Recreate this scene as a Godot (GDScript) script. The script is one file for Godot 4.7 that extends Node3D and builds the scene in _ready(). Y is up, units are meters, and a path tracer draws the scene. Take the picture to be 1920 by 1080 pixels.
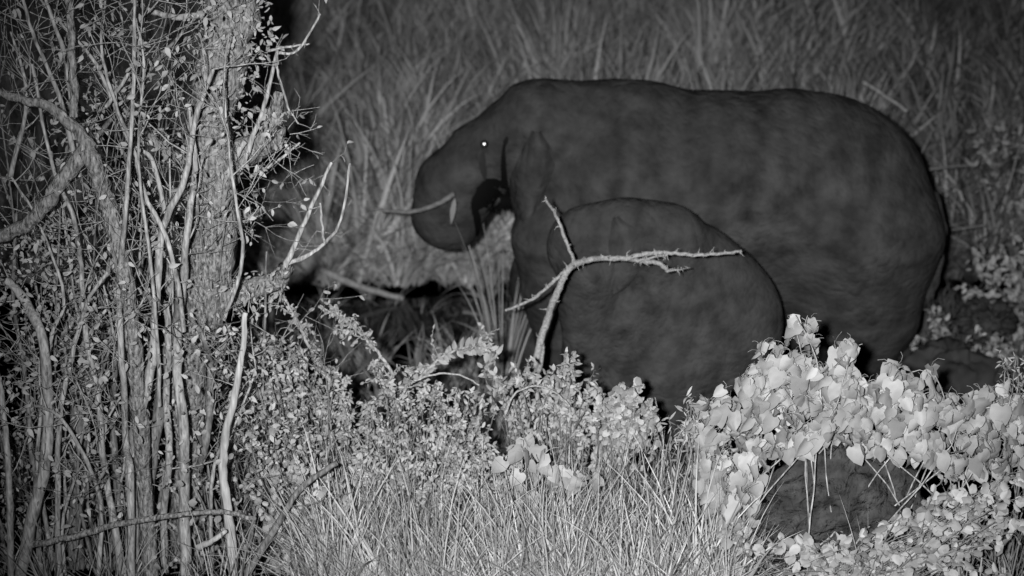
extends Node3D
# A night clearing lit by one infrared flood lamp beside the viewpoint: two elephants behind scrub.
# All tones are grey near-infrared reflectances (green leaves are pale in infrared, elephant skin is dark).

const EYE := Vector3(0, 5.45, 0)
const PITCH := 20.0            # degrees below the horizontal
const TAN_HALF := 0.267949     # half the width of the view at one metre
var rng := RandomNumberGenerator.new()
var M := {}
var used := {}
var noise := FastNoiseLite.new()

# ------------------------------------------------------------------ helpers
func ray(px: float, py: float) -> Vector3:
	var a := deg_to_rad(PITCH)
	var f := Vector3(0, -sin(a), -cos(a))
	var u := Vector3(0, cos(a), -sin(a))
	return f + Vector3.RIGHT * ((px - 960.0) / 960.0 * TAN_HALF) + u * ((540.0 - py) / 960.0 * TAN_HALF)

func at(px: float, py: float, d: float) -> Vector3:
	# the point of the upright plane d metres ahead that shows at a pixel
	var r := ray(px, py)
	return EYE + r * (d / -r.z)

func metres(p: float, d: float) -> float:
	return p / 960.0 * TAN_HALF * d / 0.94

func height_at(x: float, z: float) -> float:
	var t := clampf((z + 11.3) / 5.0, 0.0, 1.0)
	var h := 1.5 * t * t * (3.0 - 2.0 * t)
	if z < -15.2:
		h += (-15.2 - z) * 0.09
	h += noise.get_noise_2d(x * 22.0, z * 22.0) * 0.07
	# the hollow with standing water behind the large elephant's head
	var e := Vector2((x + 1.35) / 2.0, (z + 14.45) / 0.5).length()
	h -= 0.22 * clampf(1.5 - e, 0.0, 1.0)
	return h

func on_ground(x: float, z: float) -> Vector3:
	return Vector3(x, height_at(x, z), z)

func numbered(n: String) -> String:
	used[n] = used.get(n, -1) + 1
	return n if used[n] == 0 else "%s_%03d" % [n, used[n]]

func thing(n: String, label: String, category: String, where := Vector3.ZERO, group := "") -> Node3D:
	var o := Node3D.new()
	o.name = numbered(n)
	add_child(o)
	o.position = where
	o.set_meta("label", label)
	o.set_meta("category", category)
	if group != "":
		o.set_meta("group", group)
	return o

class Buf:
	var v := PackedVector3Array()
	var n := PackedVector3Array()
	var i := PackedInt32Array()
	var c := PackedColorArray()
	var o := Vector3.ZERO        # origin that is taken off every point
	func mesh(mat: Material) -> ArrayMesh:
		var a := []
		a.resize(Mesh.ARRAY_MAX)
		a[Mesh.ARRAY_VERTEX] = v
		a[Mesh.ARRAY_NORMAL] = n
		a[Mesh.ARRAY_INDEX] = i
		if c.size() == v.size():
			a[Mesh.ARRAY_COLOR] = c
		var m := ArrayMesh.new()
		m.add_surface_from_arrays(Mesh.PRIMITIVE_TRIANGLES, a)
		m.surface_set_material(0, mat)
		return m
	func smooth() -> void:
		n = PackedVector3Array()
		n.resize(v.size())
		for k in range(0, i.size(), 3):
			var fn := (v[i[k + 2]] - v[i[k]]).cross(v[i[k + 1]] - v[i[k]])
			n[i[k]] += fn
			n[i[k + 1]] += fn
			n[i[k + 2]] += fn
		for k in n.size():
			n[k] = n[k].normalized()
	func tube(p: PackedVector3Array, r: PackedFloat32Array, sides: int, rough := 0.0, g: RandomNumberGenerator = null) -> void:
		var start := v.size()
		var side := Vector3.ZERO
		for k in p.size():
			var d: Vector3 = (p[mini(k + 1, p.size() - 1)] - p[maxi(k - 1, 0)]).normalized()
			if k == 0:
				side = d.cross(Vector3(0.31, 0.2, 0.93)).normalized()
			side = (side - d * side.dot(d)).normalized()
			var up := d.cross(side)
			for s in sides:
				var a := TAU * s / sides
				var out := side * cos(a) + up * sin(a)
				var q := r[k]
				if rough > 0.0:
					q *= 1.0 + g.randf_range(-rough, rough)
				v.append(p[k] + out * q - o)
				n.append(out)
			if k > 0:
				for s in sides:
					var a0 := start + (k - 1) * sides + s
					var a1 := start + (k - 1) * sides + (s + 1) % sides
					i.append_array(PackedInt32Array([a0, a0 + sides, a1, a1, a0 + sides, a1 + sides]))
		var last := start + (p.size() - 1) * sides
		v.append(p[p.size() - 1] - o)
		n.append((p[p.size() - 1] - p[p.size() - 2]).normalized())
		for s in sides:
			i.append_array(PackedInt32Array([last + s, v.size() - 1, last + (s + 1) % sides]))

func part(n: String, mesh: Mesh, parent: Node, where := Vector3.ZERO) -> MeshInstance3D:
	var o := MeshInstance3D.new()
	o.name = n
	o.mesh = mesh
	parent.add_child(o, true)
	o.position = where
	return o

func smooth_line(p: PackedVector3Array, steps: int, jitter := 0.0) -> PackedVector3Array:
	var out := PackedVector3Array()
	for k in p.size() - 1:
		var a := p[maxi(k - 1, 0)]
		var d := p[mini(k + 2, p.size() - 1)]
		for s in steps:
			var q := p[k].cubic_interpolate(p[k + 1], a, d, float(s) / steps)
			if jitter > 0.0:
				q += Vector3(rng.randf_range(-1, 1), rng.randf_range(-1, 1), rng.randf_range(-1, 1)) * jitter
			out.append(q)
	out.append(p[p.size() - 1])
	return out

func taper(n: int, r0: float, r1: float) -> PackedFloat32Array:
	var r := PackedFloat32Array()
	for k in n:
		r.append(lerpf(r0, r1, float(k) / maxi(n - 1, 1)))
	return r

func pixels(flat: Array, d: float, sway := 0.0) -> PackedVector3Array:
	var p := PackedVector3Array()
	for k in range(0, flat.size(), 2):
		p.append(at(flat[k], flat[k + 1], d + rng.randf_range(-sway, sway)))
	return p

func rnd_dir() -> Vector3:
	var y := rng.randf_range(-1, 1)
	var a := rng.randf() * TAU
	var r := sqrt(1.0 - y * y)
	return Vector3(cos(a) * r, y, sin(a) * r)

func many(n: String, mesh: Mesh, list: Array, tints: Array, parent: Node) -> MultiMeshInstance3D:
	var mm := MultiMesh.new()
	mm.transform_format = MultiMesh.TRANSFORM_3D
	mm.use_colors = true
	mm.mesh = mesh
	mm.instance_count = list.size()
	for k in list.size():
		mm.set_instance_transform(k, list[k])
		var t: float = tints[k]
		mm.set_instance_color(k, Color(t, t, t))
	var o := MultiMeshInstance3D.new()
	o.name = n
	o.multimesh = mm
	parent.add_child(o, true)
	o.set_meta("kind", "stuff")
	return o

# ------------------------------------------------------------------ materials
func grain(freq: float, octaves: int, lo: float, hi: float, seed_: int, stretch := 1.0, size := 512) -> ImageTexture:
	# a seamless grey pattern between two linear reflectances
	var f := FastNoiseLite.new()
	f.seed = seed_
	f.noise_type = FastNoiseLite.TYPE_SIMPLEX_SMOOTH
	f.frequency = freq
	f.fractal_octaves = octaves
	f.fractal_gain = 0.55
	var im := f.get_seamless_image(size, size)
	im.convert(Image.FORMAT_RGB8)
	if stretch != 1.0:
		im.resize(size, int(size / stretch), Image.INTERPOLATE_LANCZOS)
	var data := im.get_data()
	var table := PackedByteArray()
	for k in 256:
		var t := clampf((k / 255.0 - 0.5) * 1.5 + 0.5, 0.0, 1.0)
		table.append(int(round(_srgb(lerpf(lo, hi, t)) * 255.0)))
	for k in data.size():
		data[k] = table[data[k]]
	return ImageTexture.create_from_image(Image.create_from_data(im.get_width(), im.get_height(), false, Image.FORMAT_RGB8, data))

func creases(seed_: int) -> ImageTexture:
	# fine folds of elephant skin, as heights
	var f := FastNoiseLite.new()
	f.seed = seed_
	f.noise_type = FastNoiseLite.TYPE_SIMPLEX_SMOOTH
	f.fractal_type = FastNoiseLite.FRACTAL_RIDGED
	f.frequency = 0.016
	f.fractal_octaves = 4
	var im := f.get_seamless_image(1024, 1024, true)
	return ImageTexture.create_from_image(im)

func _srgb(x: float) -> float:
	return Color(x, x, x).linear_to_srgb().r

func grey(x: float) -> Color:
	return Color(x, x, x).linear_to_srgb()

func mat(rough: float, tex: Texture2D = null, scale := 1.0, bump: Texture2D = null, depth := 0.0) -> StandardMaterial3D:
	var m := StandardMaterial3D.new()
	m.roughness = rough
	m.metallic_specular = 0.3
	if tex:
		m.albedo_texture = tex
		m.uv1_triplanar = true
		m.uv1_world_triplanar = true
		m.uv1_scale = Vector3.ONE * scale
	if bump:
		m.heightmap_enabled = true
		m.heightmap_texture = bump
		m.heightmap_scale = depth
	return m

func leaf_mat(tone: float, rough := 0.55) -> StandardMaterial3D:
	var m := StandardMaterial3D.new()
	m.albedo_color = grey(tone)
	m.roughness = rough
	m.metallic_specular = 0.35
	m.vertex_color_use_as_albedo = true
	m.backlight_enabled = true
	m.backlight = Color(0.5, 0.5, 0.5)
	m.cull_mode = BaseMaterial3D.CULL_DISABLED
	return m

func make_materials() -> void:
	var fine := grain(0.03, 5, 0.0, 1.0, 5)
	M.skin = mat(0.8, grain(0.009, 6, 0.026, 0.094, 11, 1.0, 1024), 0.5, creases(14), 1.6)
	M.skin.uv1_scale = Vector3(0.42, 0.5, 0.42)
	M.calf_skin = mat(0.8, grain(0.009, 6, 0.03, 0.09, 13, 1.0, 1024), 0.55, creases(15), 1.4)
	M.bark = mat(0.9, grain(0.03, 6, 0.05, 0.5, 21, 1.0), 2.6, fine, 1.6)
	M.bark.uv1_scale = Vector3(3.4, 1.3, 3.4)
	M.twig = mat(0.9, grain(0.018, 5, 0.12, 0.7, 22), 3.0, fine, 0.15)
	M.twig.uv1_scale = Vector3(6, 1.1, 6)
	M.thorn = mat(0.9, grain(0.03, 5, 0.2, 0.62, 26), 4.0, fine, 0.2)
	M.dark_twig = mat(0.9, grain(0.018, 5, 0.05, 0.36, 23), 3.0, fine, 0.15)
	M.dark_twig.uv1_scale = Vector3(6, 1.1, 6)
	M.pale_wood = mat(0.8, grain(0.015, 5, 0.3, 0.72, 24), 3.0, fine, 0.1)
	M.pale_wood.uv1_scale = Vector3(6, 0.8, 6)
	M.old_stalk = mat(0.9, grain(0.02, 5, 0.12, 0.28, 27), 2.0)
	M.stalk = mat(0.8, grain(0.02, 5, 0.3, 0.6, 25), 2.0)
	M.soil = mat(0.95, grain(0.012, 6, 0.03, 0.2, 31, 1.0, 1024), 0.5, fine, 4.0)
	M.rock = mat(0.9, grain(0.012, 6, 0.02, 0.10, 32), 1.4, fine, 2.2)
	M.wet = mat(0.45)
	M.wet.albedo_color = grey(0.008)
	M.stain = mat(0.6)
	M.stain.albedo_color = grey(0.03)
	M.smooth_rock = mat(0.95, grain(0.006, 5, 0.04, 0.1, 33), 0.5)
	M.water = mat(0.06)
	M.water.albedo_color = grey(0.012)
	M.water.metallic_specular = 0.5
	M.water.normal_enabled = true
	var f := FastNoiseLite.new()
	f.seed = 8
	f.frequency = 0.012
	var wim := f.get_seamless_image(256, 256)
	wim.convert(Image.FORMAT_RGBA8)
	wim.bump_map_to_normal_map(1.5)
	M.water.normal_texture = ImageTexture.create_from_image(wim)
	M.water.uv1_triplanar = true
	M.water.uv1_world_triplanar = true
	M.water.normal_scale = 0.25
	M.steel = mat(0.5)
	M.steel.albedo_color = grey(0.2)
	M.steel.metallic = 0.8
	for t in 3:
		M["heart%d" % t] = leaf_mat([0.34, 0.43, 0.53][t], 0.55)
		M["small%d" % t] = leaf_mat([0.34, 0.44, 0.55][t])
		M["far%d" % t] = leaf_mat([0.34, 0.44, 0.55][t])
		M["dull%d" % t] = leaf_mat([0.34, 0.44, 0.55][t])
	M.leaf = leaf_mat(1.0)
	M.grass = leaf_mat(1.0, 0.6)

# ------------------------------------------------------------------ leaves
func leaf_mesh(kind: String, material: Material, variant: int) -> ArrayMesh:
	# base at the origin, tip towards -y, upper face towards +z, length 1
	var mid := [0.0, 0.2, 0.45, 0.72, 1.0]
	var ex := [0.0, 0.2, 0.27, 0.18, 0.0]
	var ey := [0.0, 0.2, 0.47, 0.75, 1.0]
	if kind == "heart":
		mid = [0.0, 0.04, 0.18, 0.4, 0.62, 0.82, 1.0]
		ex = [0.19, 0.4, 0.47, 0.43, 0.3, 0.14, 0.0]
		ey = [-0.13, -0.04, 0.2, 0.44, 0.67, 0.86, 1.0]
	elif kind == "round":
		mid = [0.0, 0.15, 0.4, 0.7, 0.95]
		ex = [0.06, 0.34, 0.44, 0.34, 0.0]
		ey = [-0.02, 0.1, 0.42, 0.75, 0.96]
	elif kind == "lance":
		ex = [0.0, 0.09, 0.12, 0.08, 0.0]
	var g := RandomNumberGenerator.new()
	g.seed = 77 + variant * 13 + kind.length()
	var fold := g.randf_range(-0.25, 0.6)
	var cup := g.randf_range(0.1, 1.5)
	var droop := g.randf_range(0.0, 0.8)
	var twist := g.randf_range(-0.6, 0.6)
	var ripple := g.randf_range(0.1, 0.5)
	var phase := g.randf() * TAU
	var wide := g.randf_range(0.8, 1.05)
	var b := Buf.new()
	var n: int = mid.size()
	for k in n:
		for c in 5:
			var f := (c - 2) / 2.0
			var x: float = ex[k] * f * wide * g.randf_range(0.88, 1.1)
			var t := lerpf(mid[k], ey[k], f * f)
			var z := absf(x) * fold - cup * x * x - droop * t * t + twist * x * t + ripple * sin(t * 10.0 + phase + signf(x) * 1.7) * x * x * 2.0
			b.v.append(Vector3(x, -t * (1.0 - 0.15 * droop * t), z))
			var m := g.randf_range(0.86, 1.06)
			b.c.append(Color(m, m, m))
	for k in n - 1:
		for c in 4:
			var a := k * 5 + c
			b.i.append_array(PackedInt32Array([a, a + 1, a + 5, a + 1, a + 6, a + 5]))
	b.smooth()
	if kind == "heart" or kind == "round":
		# the leaf stalk, arching up and back into the plant
		b.tube(PackedVector3Array([Vector3(0, 0, 0), Vector3(0.03, 0.22, -0.08), Vector3(0.08, 0.4, -0.3), Vector3(0.1, 0.42, -0.62)]), PackedFloat32Array([0.014, 0.014, 0.016, 0.018]), 3)
	while b.c.size() < b.v.size():
		b.c.append(Color.WHITE)
	return b.mesh(material)

func leaf_pose(p: Vector3, tip: Vector3, face: Vector3, size: float) -> Transform3D:
	var y := -tip.normalized()
	var x := y.cross(face).normalized()
	if x.length_squared() < 0.5:
		x = Vector3.RIGHT
	var z := x.cross(y)
	return Transform3D(Basis(x * size, y * size, z * size), p)

func add_leaves(parent: Node3D, kind: String, tones: String, poses: Array, limit: int) -> void:
	# the largest in view become leaves of their own, the rest one mass
	var here := parent.position
	poses.sort_custom(func(a, b): return a[0] > b[0])
	var shared := []
	for t in 3:
		for k in 3:
			shared.append(leaf_mesh(kind, M[tones + str(t)], t * 3 + k))
	var count := mini(limit, poses.size())
	for k in count:
		var tr: Transform3D = poses[k][1]
		tr.origin -= here
		var o := part("leaf", shared[rng.randi() % 9], parent)
		o.transform = tr
	if poses.size() <= count:
		return
	var lists := [[], [], []]
	var tints := [[], [], []]
	for k in range(count, poses.size()):
		var tr: Transform3D = poses[k][1]
		tr.origin -= here
		var w := rng.randi() % 3
		lists[w].append(tr)
		tints[w].append(M[tones + str(rng.randi() % 3)].albedo_color.srgb_to_linear().r * rng.randf_range(0.85, 1.12))
	for w in 3:
		if lists[w].size():
			many("leaves", leaf_mesh(kind, M.leaf, w + 20), lists[w], tints[w], parent)

func inside(poly: PackedVector2Array, p: Vector2) -> bool:
	return Geometry2D.is_point_in_polygon(p, poly)

func poly(flat: Array) -> PackedVector2Array:
	var q := PackedVector2Array()
	for k in range(0, flat.size(), 2):
		q.append(Vector2(flat[k], flat[k + 1]))
	return q

func pick(q: PackedVector2Array) -> Vector2:
	var lo := q[0]
	var hi := q[0]
	for p in q:
		lo = lo.min(p)
		hi = hi.max(p)
	for k in 60:
		var p := Vector2(rng.randf_range(lo.x, hi.x), rng.randf_range(lo.y, hi.y))
		if inside(q, p):
			return p
	return (lo + hi) / 2.0

# ------------------------------------------------------------------ animals
# A body is a field of tapered limbs joined by a smooth minimum, meshed as surface nets.
var bones := []      # [a, b, ra, rb, squeeze of depth]

func bone_distance(p: Vector3, bn: Array) -> float:
	var a: Vector3 = bn[0]
	var s: float = bn[4]
	var ba: Vector3 = bn[5]
	var pa := p - a
	pa.z *= s
	var h := clampf(pa.dot(ba) / bn[6], 0.0, 1.0)
	return (pa - ba * h).length() - lerpf(bn[2], bn[3], h)

func field(p: Vector3, near: Array) -> float:
	var d := 9.0
	for bn in near:
		var e := bone_distance(p, bn)
		var k: float = bn[7]
		var h := clampf(0.5 + 0.5 * (d - e) / k, 0.0, 1.0)
		d = lerpf(d, e, h) - k * h * (1.0 - h)
	return d + noise.get_noise_3d(p.x * 42.0, p.y * 42.0, p.z * 42.0) * 0.007 + noise.get_noise_3d(p.x * 160.0, p.y * 90.0, p.z * 160.0) * 0.005

func body_mesh(cell: float, origin: Vector3, material: Material) -> ArrayMesh:
	var lo := Vector3.ONE * 99.0
	var hi := -lo
	for bn in bones:
		var ba: Vector3 = bn[1] - bn[0]
		ba.z *= bn[4]
		bn.resize(8)
		bn[5] = ba
		bn[6] = maxf(ba.length_squared(), 1e-6)
		if bn[7] == null:
			bn[7] = 0.13
		for e in 2:
			var r: float = bn[2 + e] + 0.15
			lo = lo.min(bn[e] - Vector3.ONE * r)
			hi = hi.max(bn[e] + Vector3.ONE * r)
	var B := 5
	var nb := Vector3i(((hi - lo) / (cell * B)).ceil())
	var half := cell * B * 0.5
	var values := {}
	var cells := {}
	var b := Buf.new()
	var corner := []
	for k in 8:
		corner.append(Vector3i(k & 1, (k >> 1) & 1, k >> 2))
	var nx := nb.x * B + 2
	var ny := nb.y * B + 2
	var steps := [1, nx, nx * ny]
	for bz in nb.z:
		for by in nb.y:
			for bx in nb.x:
				var c := lo + (Vector3(bx, by, bz) + Vector3.ONE * 0.5) * cell * B
				var dist := []
				var least := 9.0
				for bn in bones:
					var e := bone_distance(c, bn)
					dist.append(e)
					least = minf(least, e)
				if least > half * 1.75 + 0.16 or least < -half * 2.2 - 0.05:
					continue
				var near := []
				for k in bones.size():
					if dist[k] < least + half * 3.6 + 0.2:
						near.append(bones[k])
				for z in B + 1:
					for y in B + 1:
						for x in B + 1:
							var id := (bx * B + x) + (by * B + y) * nx + (bz * B + z) * nx * ny
							if not values.has(id):
								values[id] = field(lo + Vector3(bx * B + x, by * B + y, bz * B + z) * cell, near)
	# one vertex in each cell that the surface crosses
	for id in values:
		var ok := true
		var mask := 0
		var v := PackedFloat32Array()
		for k in 8:
			var q: int = id + (k & 1) * steps[0] + ((k >> 1) & 1) * steps[1] + (k >> 2) * steps[2]
			if not values.has(q):
				ok = false
				break
			var e: float = values[q]
			v.append(e)
			if e < 0.0:
				mask |= 1 << k
		if not ok or mask == 0 or mask == 255:
			continue
		var sum := Vector3.ZERO
		var cnt := 0
		for k in 8:
			for ax in 3:
				var j := k | (1 << ax)
				if j != k and (v[k] < 0.0) != (v[j] < 0.0):
					var t := v[k] / (v[k] - v[j])
					sum += Vector3(corner[k]).lerp(Vector3(corner[j]), t)
					cnt += 1
		var x0: int = id % nx
		var y0: int = (id / nx) % ny
		var z0: int = id / (nx * ny)
		cells[id] = b.v.size()
		b.v.append(lo + (Vector3(x0, y0, z0) + sum / cnt) * cell - origin)
	for id in cells:
		for ax in 3:
			var q: int = id + steps[ax]
			if not values.has(q) or (values[id] < 0.0) == (values[q] < 0.0):
				continue
			var s1: int = steps[(ax + 1) % 3]
			var s2: int = steps[(ax + 2) % 3]
			if not (cells.has(id - s1) and cells.has(id - s2) and cells.has(id - s1 - s2)):
				continue
			var quad := [cells[id], cells[id - s1], cells[id - s1 - s2], cells[id - s2]]
			if values[id] < 0.0:
				b.i.append_array(PackedInt32Array([quad[0], quad[2], quad[1], quad[0], quad[3], quad[2]]))
			else:
				b.i.append_array(PackedInt32Array([quad[0], quad[1], quad[2], quad[0], quad[2], quad[3]]))
	b.smooth()
	return b.mesh(material)

func limb(d: float, list: Array, squeeze := 1.0, k := 0.13, out := 0.0) -> void:
	# list of px, py, radius in pixels; "out" shifts the chain towards the viewer
	for j in range(0, list.size() - 3, 3):
		var a := at(list[j], list[j + 1], d)
		var b := at(list[j + 3], list[j + 4], d)
		a.z += out
		b.z += out
		bones.append([a, b, metres(list[j + 2], d), metres(list[j + 5], d), squeeze, null, null, k])

func ear(parent: Node3D, outline: Array, d: float, out: float, thick: float, origin: Vector3, material: Material, bend: float) -> void:
	# a flap: rows between the root edge and the free edge, with thickness and a soft wave
	var rows := outline.size() / 4
	var cols := 7
	var b := Buf.new()
	for face in 2:
		for r in rows:
			for c in cols:
				var t := float(c) / (cols - 1)
				var px := lerpf(outline[r * 4], outline[r * 4 + 2], t)
				var py := lerpf(outline[r * 4 + 1], outline[r * 4 + 3], t)
				var p := at(px, py, d)
				var wave := 0.01 * sin(t * 5.0 + r * 0.9) * t - 0.1 * maxf(0.0, 1.0 - r / 3.0)
				var w := thick * (1.0 - 0.75 * t)
				p.z += out + bend * (1.0 - 2.0 * pow(1.0 - t, 3.0) - 0.7 * pow(t, 8.0)) + wave + (w if face == 0 else -w)
				b.v.append(p - origin)
	var n := rows * cols
	for r in rows - 1:
		for c in cols - 1:
			var a := r * cols + c
			b.i.append_array(PackedInt32Array([a, a + 1, a + cols, a + 1, a + cols + 1, a + cols]))
			b.i.append_array(PackedInt32Array([n + a, n + a + cols, n + a + 1, n + a + 1, n + a + cols, n + a + cols + 1]))
	for r in rows - 1:
		for c in [0, cols - 1]:
			var a: int = r * cols + c
			b.i.append_array(PackedInt32Array([a, a + cols, n + a, n + a, a + cols, n + a + cols]))
	for c in cols - 1:
		for r in [0, rows - 1]:
			var a: int = r * cols + c
			b.i.append_array(PackedInt32Array([a, n + a, a + 1, a + 1, n + a, n + a + 1]))
	b.smooth()
	part("ear", b.mesh(material), parent)

func make_eye(parent: Node3D, p: Vector3, r: float, origin: Vector3) -> void:
	var ball := SphereMesh.new()
	ball.radius = r * 2.0
	ball.height = r * 4.0
	ball.radial_segments = 20
	ball.rings = 10
	var dark := mat(0.15)
	dark.albedo_color = grey(0.02)
	ball.material = dark
	var o := part("eye", ball, parent, p - origin)
	# the reflecting layer of the eye, which throws the lamp's light back
	var disc := SphereMesh.new()
	disc.radius = r
	disc.height = r * 0.7
	disc.radial_segments = 16
	disc.rings = 8
	var shine := mat(0.42)
	shine.albedo_color = grey(0.95)
	shine.metallic = 1.0
	disc.material = shine
	var q := part("pupil", disc, o)
	var to := (EYE + Vector3(-0.12, 0.09, 0) - p).normalized()
	q.position = to * r * 1.85
	q.basis = Basis(Quaternion(Vector3.UP, to))

func skin_patch(parent: Node3D, n: String, list: Array, d: float, material: Material) -> void:
	# a thin sheet that follows the skin along a line; list of px, py, half width in pixels
	var line := []
	for j in range(0, list.size() - 3, 3):
		for q in 4:
			var t := q / 4.0
			line.append(Vector3(lerpf(list[j], list[j + 3], t), lerpf(list[j + 1], list[j + 4], t), lerpf(list[j + 2], list[j + 5], t)))
	var b := Buf.new()
	var cols := 5
	for k in line.size():
		var a: Vector3 = line[maxi(k - 1, 0)]
		var e: Vector3 = line[mini(k + 1, line.size() - 1)]
		var dir := Vector2(e.x - a.x, e.y - a.y).normalized()
		for c in cols:
			var off: float = line[k].z * (c - 2) / 2.0 * rng.randf_range(0.9, 1.1)
			var px: float = line[k].x - dir.y * off
			var py: float = line[k].y + dir.x * off
			var near := d - 0.75
			var step := 0.02
			var dd := near
			while dd < d + 0.3 and field(at(px, py, dd), bones) > 0.0:
				dd += step
			if dd >= d + 0.02:
				dd = d
				step = 0.0
			for z in 6:
				step *= 0.5
				dd += step if field(at(px, py, dd), bones) > 0.0 else -step
			b.v.append(at(px, py, dd - 0.005) - parent.position)
	for k in line.size() - 1:
		for c in cols - 1:
			var a := k * cols + c
			b.i.append_array(PackedInt32Array([a, a + 1, a + cols, a + 1, a + cols + 1, a + cols]))
	b.smooth()
	part(n, b.mesh(material), parent)

func make_elephant() -> void:
	var d := 12.3
	var o := thing("elephant", "large dark elephant in profile with its trunk curled to its mouth", "elephant", on_ground(1.3, -d))
	bones = []
	limb(d, [1172, 372, 198, 1340, 388, 210, 1522, 396, 220], 1.28, 0.12)
	limb(d, [1060, 280, 122, 1120, 292, 136, 1195, 297, 146], 1.5, 0.1)                    # neck and withers
	limb(d, [1480, 300, 130, 1525, 305, 122], 1.5, 0.1)                   # croup
	limb(d, [1008, 256, 105, 985, 268, 92], 1.15, 0.1)                     # skull
	limb(d, [985, 262, 92, 900, 294, 63, 856, 352, 74, 838, 402, 66], 1.2, 0.05)   # face and trunk root
	limb(d, [838, 402, 63, 848, 418, 50, 870, 405, 30], 1.3, 0.03)         # trunk curling under
	limb(d, [965, 300, 62, 934, 318, 30], 1.0, 0.05)                       # cheek
	limb(d, [985, 340, 54, 938, 366, 24, 915, 372, 14], 2.0, 0.03)         # lower jaw
	limb(d, [1040, 420, 82, 1062, 520, 78, 1072, 660, 62, 1070, 770, 66, 1068, 800, 70], 1.0, 0.1, 0.3)      # near fore leg
	limb(d, [1060, 470, 82, 1030, 560, 70, 1030, 680, 58, 1026, 790, 66], 1.0, 0.1, -0.35)
	limb(d, [1590, 440, 165, 1590, 560, 118, 1562, 650, 82, 1556, 740, 66, 1550, 795, 74], 1.15, 0.1, 0.22)  # near hind leg
	limb(d, [1600, 470, 120, 1640, 600, 80, 1650, 700, 60, 1640, 790, 66], 1.0, 0.1, -0.4)
	limb(d, [1748, 372, 15, 1763, 430, 13, 1758, 490, 11, 1750, 530, 11, 1746, 560, 5], 1.0, 0.03, 0.0)       # tail
	part("body", body_mesh(0.03, o.position, M.skin), o)
	# dark wet lining of the mouth, the streak from the temple gland and the tear stain
	skin_patch(o, "mouth", [890, 390, 8, 898, 378, 16, 910, 370, 27, 924, 366, 33, 938, 374, 27, 950, 388, 12], d, M.wet)
	skin_patch(o, "mouth", [886, 378, 4, 891, 395, 7, 895, 412, 7, 896, 430, 5, 893, 446, 2], d, M.wet)  # dark strip down the inner edge of the trunk, below the mouth
	skin_patch(o, "temple_streak", [951, 256, 2, 949, 264, 5, 945, 274, 3, 944, 290, 4, 944, 310, 5, 945, 335, 6, 947, 360, 9, 950, 384, 11, 953, 398, 4], d, M.wet)
	skin_patch(o, "tear_stain", [906, 284, 3, 904, 296, 6, 905, 312, 7, 908, 328, 5, 910, 340, 2], d, M.stain)
	# ear: root edge to free edge, from the top down
	ear(o, [985, 222, 1016, 222, 966, 246, 1036, 252, 958, 276, 1038, 284, 955, 306, 1026, 314, 956, 340, 1012, 346, 961, 372, 1002, 378, 967, 402, 994, 408, 973, 428, 988, 432, 979, 446, 983, 447], d, 0.34, 0.014, o.position, M.skin, 0.13)
	make_eye(o, at(908, 270, d - 0.35), 0.0125, o.position)
	# wisp of hair at the end of the tail
	var b := Buf.new()
	b.o = o.position
	for k in 40:
		var p := at(1741 + rng.randf_range(-6, 6), 520 + rng.randf() * 20.0, d - 0.01 + rng.randf_range(-0.02, 0.02))
		var e := p + Vector3(rng.randf_range(-0.04, 0.04), -rng.randf_range(0.1, 0.2), rng.randf_range(-0.04, 0.04))
		b.tube(PackedVector3Array([p, p.lerp(e, 0.5) + rnd_dir() * 0.008, e]), PackedFloat32Array([0.003, 0.003, 0.001]), 3)
	part("tail_hair", b.mesh(M.skin), o).set_meta("kind", "stuff")

func make_young_elephant() -> void:
	var d := 10.95
	var o := thing("elephant", "smaller young elephant standing in front of the large elephant's belly", "elephant", on_ground(0.85, -d))
	bones = []
	limb(d, [1215, 540, 148, 1302, 592, 150], 1.8, 0.1)
	limb(d, [1108, 454, 84, 1172, 452, 86, 1240, 458, 90], 1.7, 0.1, 0.1)      # head and shoulders
	limb(d, [1235, 620, 130, 1262, 660, 128], 1.8, 0.16, 0.04)
	limb(d, [1300, 515, 96, 1375, 585, 88], 1.8, 0.1)
	limb(d, [1108, 490, 62, 1090, 560, 42, 1084, 640, 30, 1078, 720, 24, 1080, 790, 20], 1.1, 0.05, 0.2)   # trunk
	limb(d, [1160, 600, 80, 1150, 740, 62, 1150, 860, 60], 1.3, 0.16, 0.08)
	limb(d, [1250, 690, 96, 1252, 770, 66, 1250, 880, 58], 1.35, 0.18, 0.1)
	limb(d, [1360, 640, 95, 1365, 760, 66, 1362, 870, 62], 1.3, 0.16, 0.02)
	limb(d, [1370, 630, 80, 1405, 740, 56, 1400, 850, 56], 1.0, 0.1, -0.3)
	part("body", body_mesh(0.036, o.position, M.calf_skin), o)
	ear(o, [1142, 388, 1158, 384, 1130, 405, 1184, 402, 1124, 430, 1196, 432, 1122, 455, 1194, 464, 1124, 478, 1182, 492, 1130, 498, 1162, 512, 1140, 510, 1148, 516], d, 0.3, 0.012, o.position, M.calf_skin, 0.05)

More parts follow.
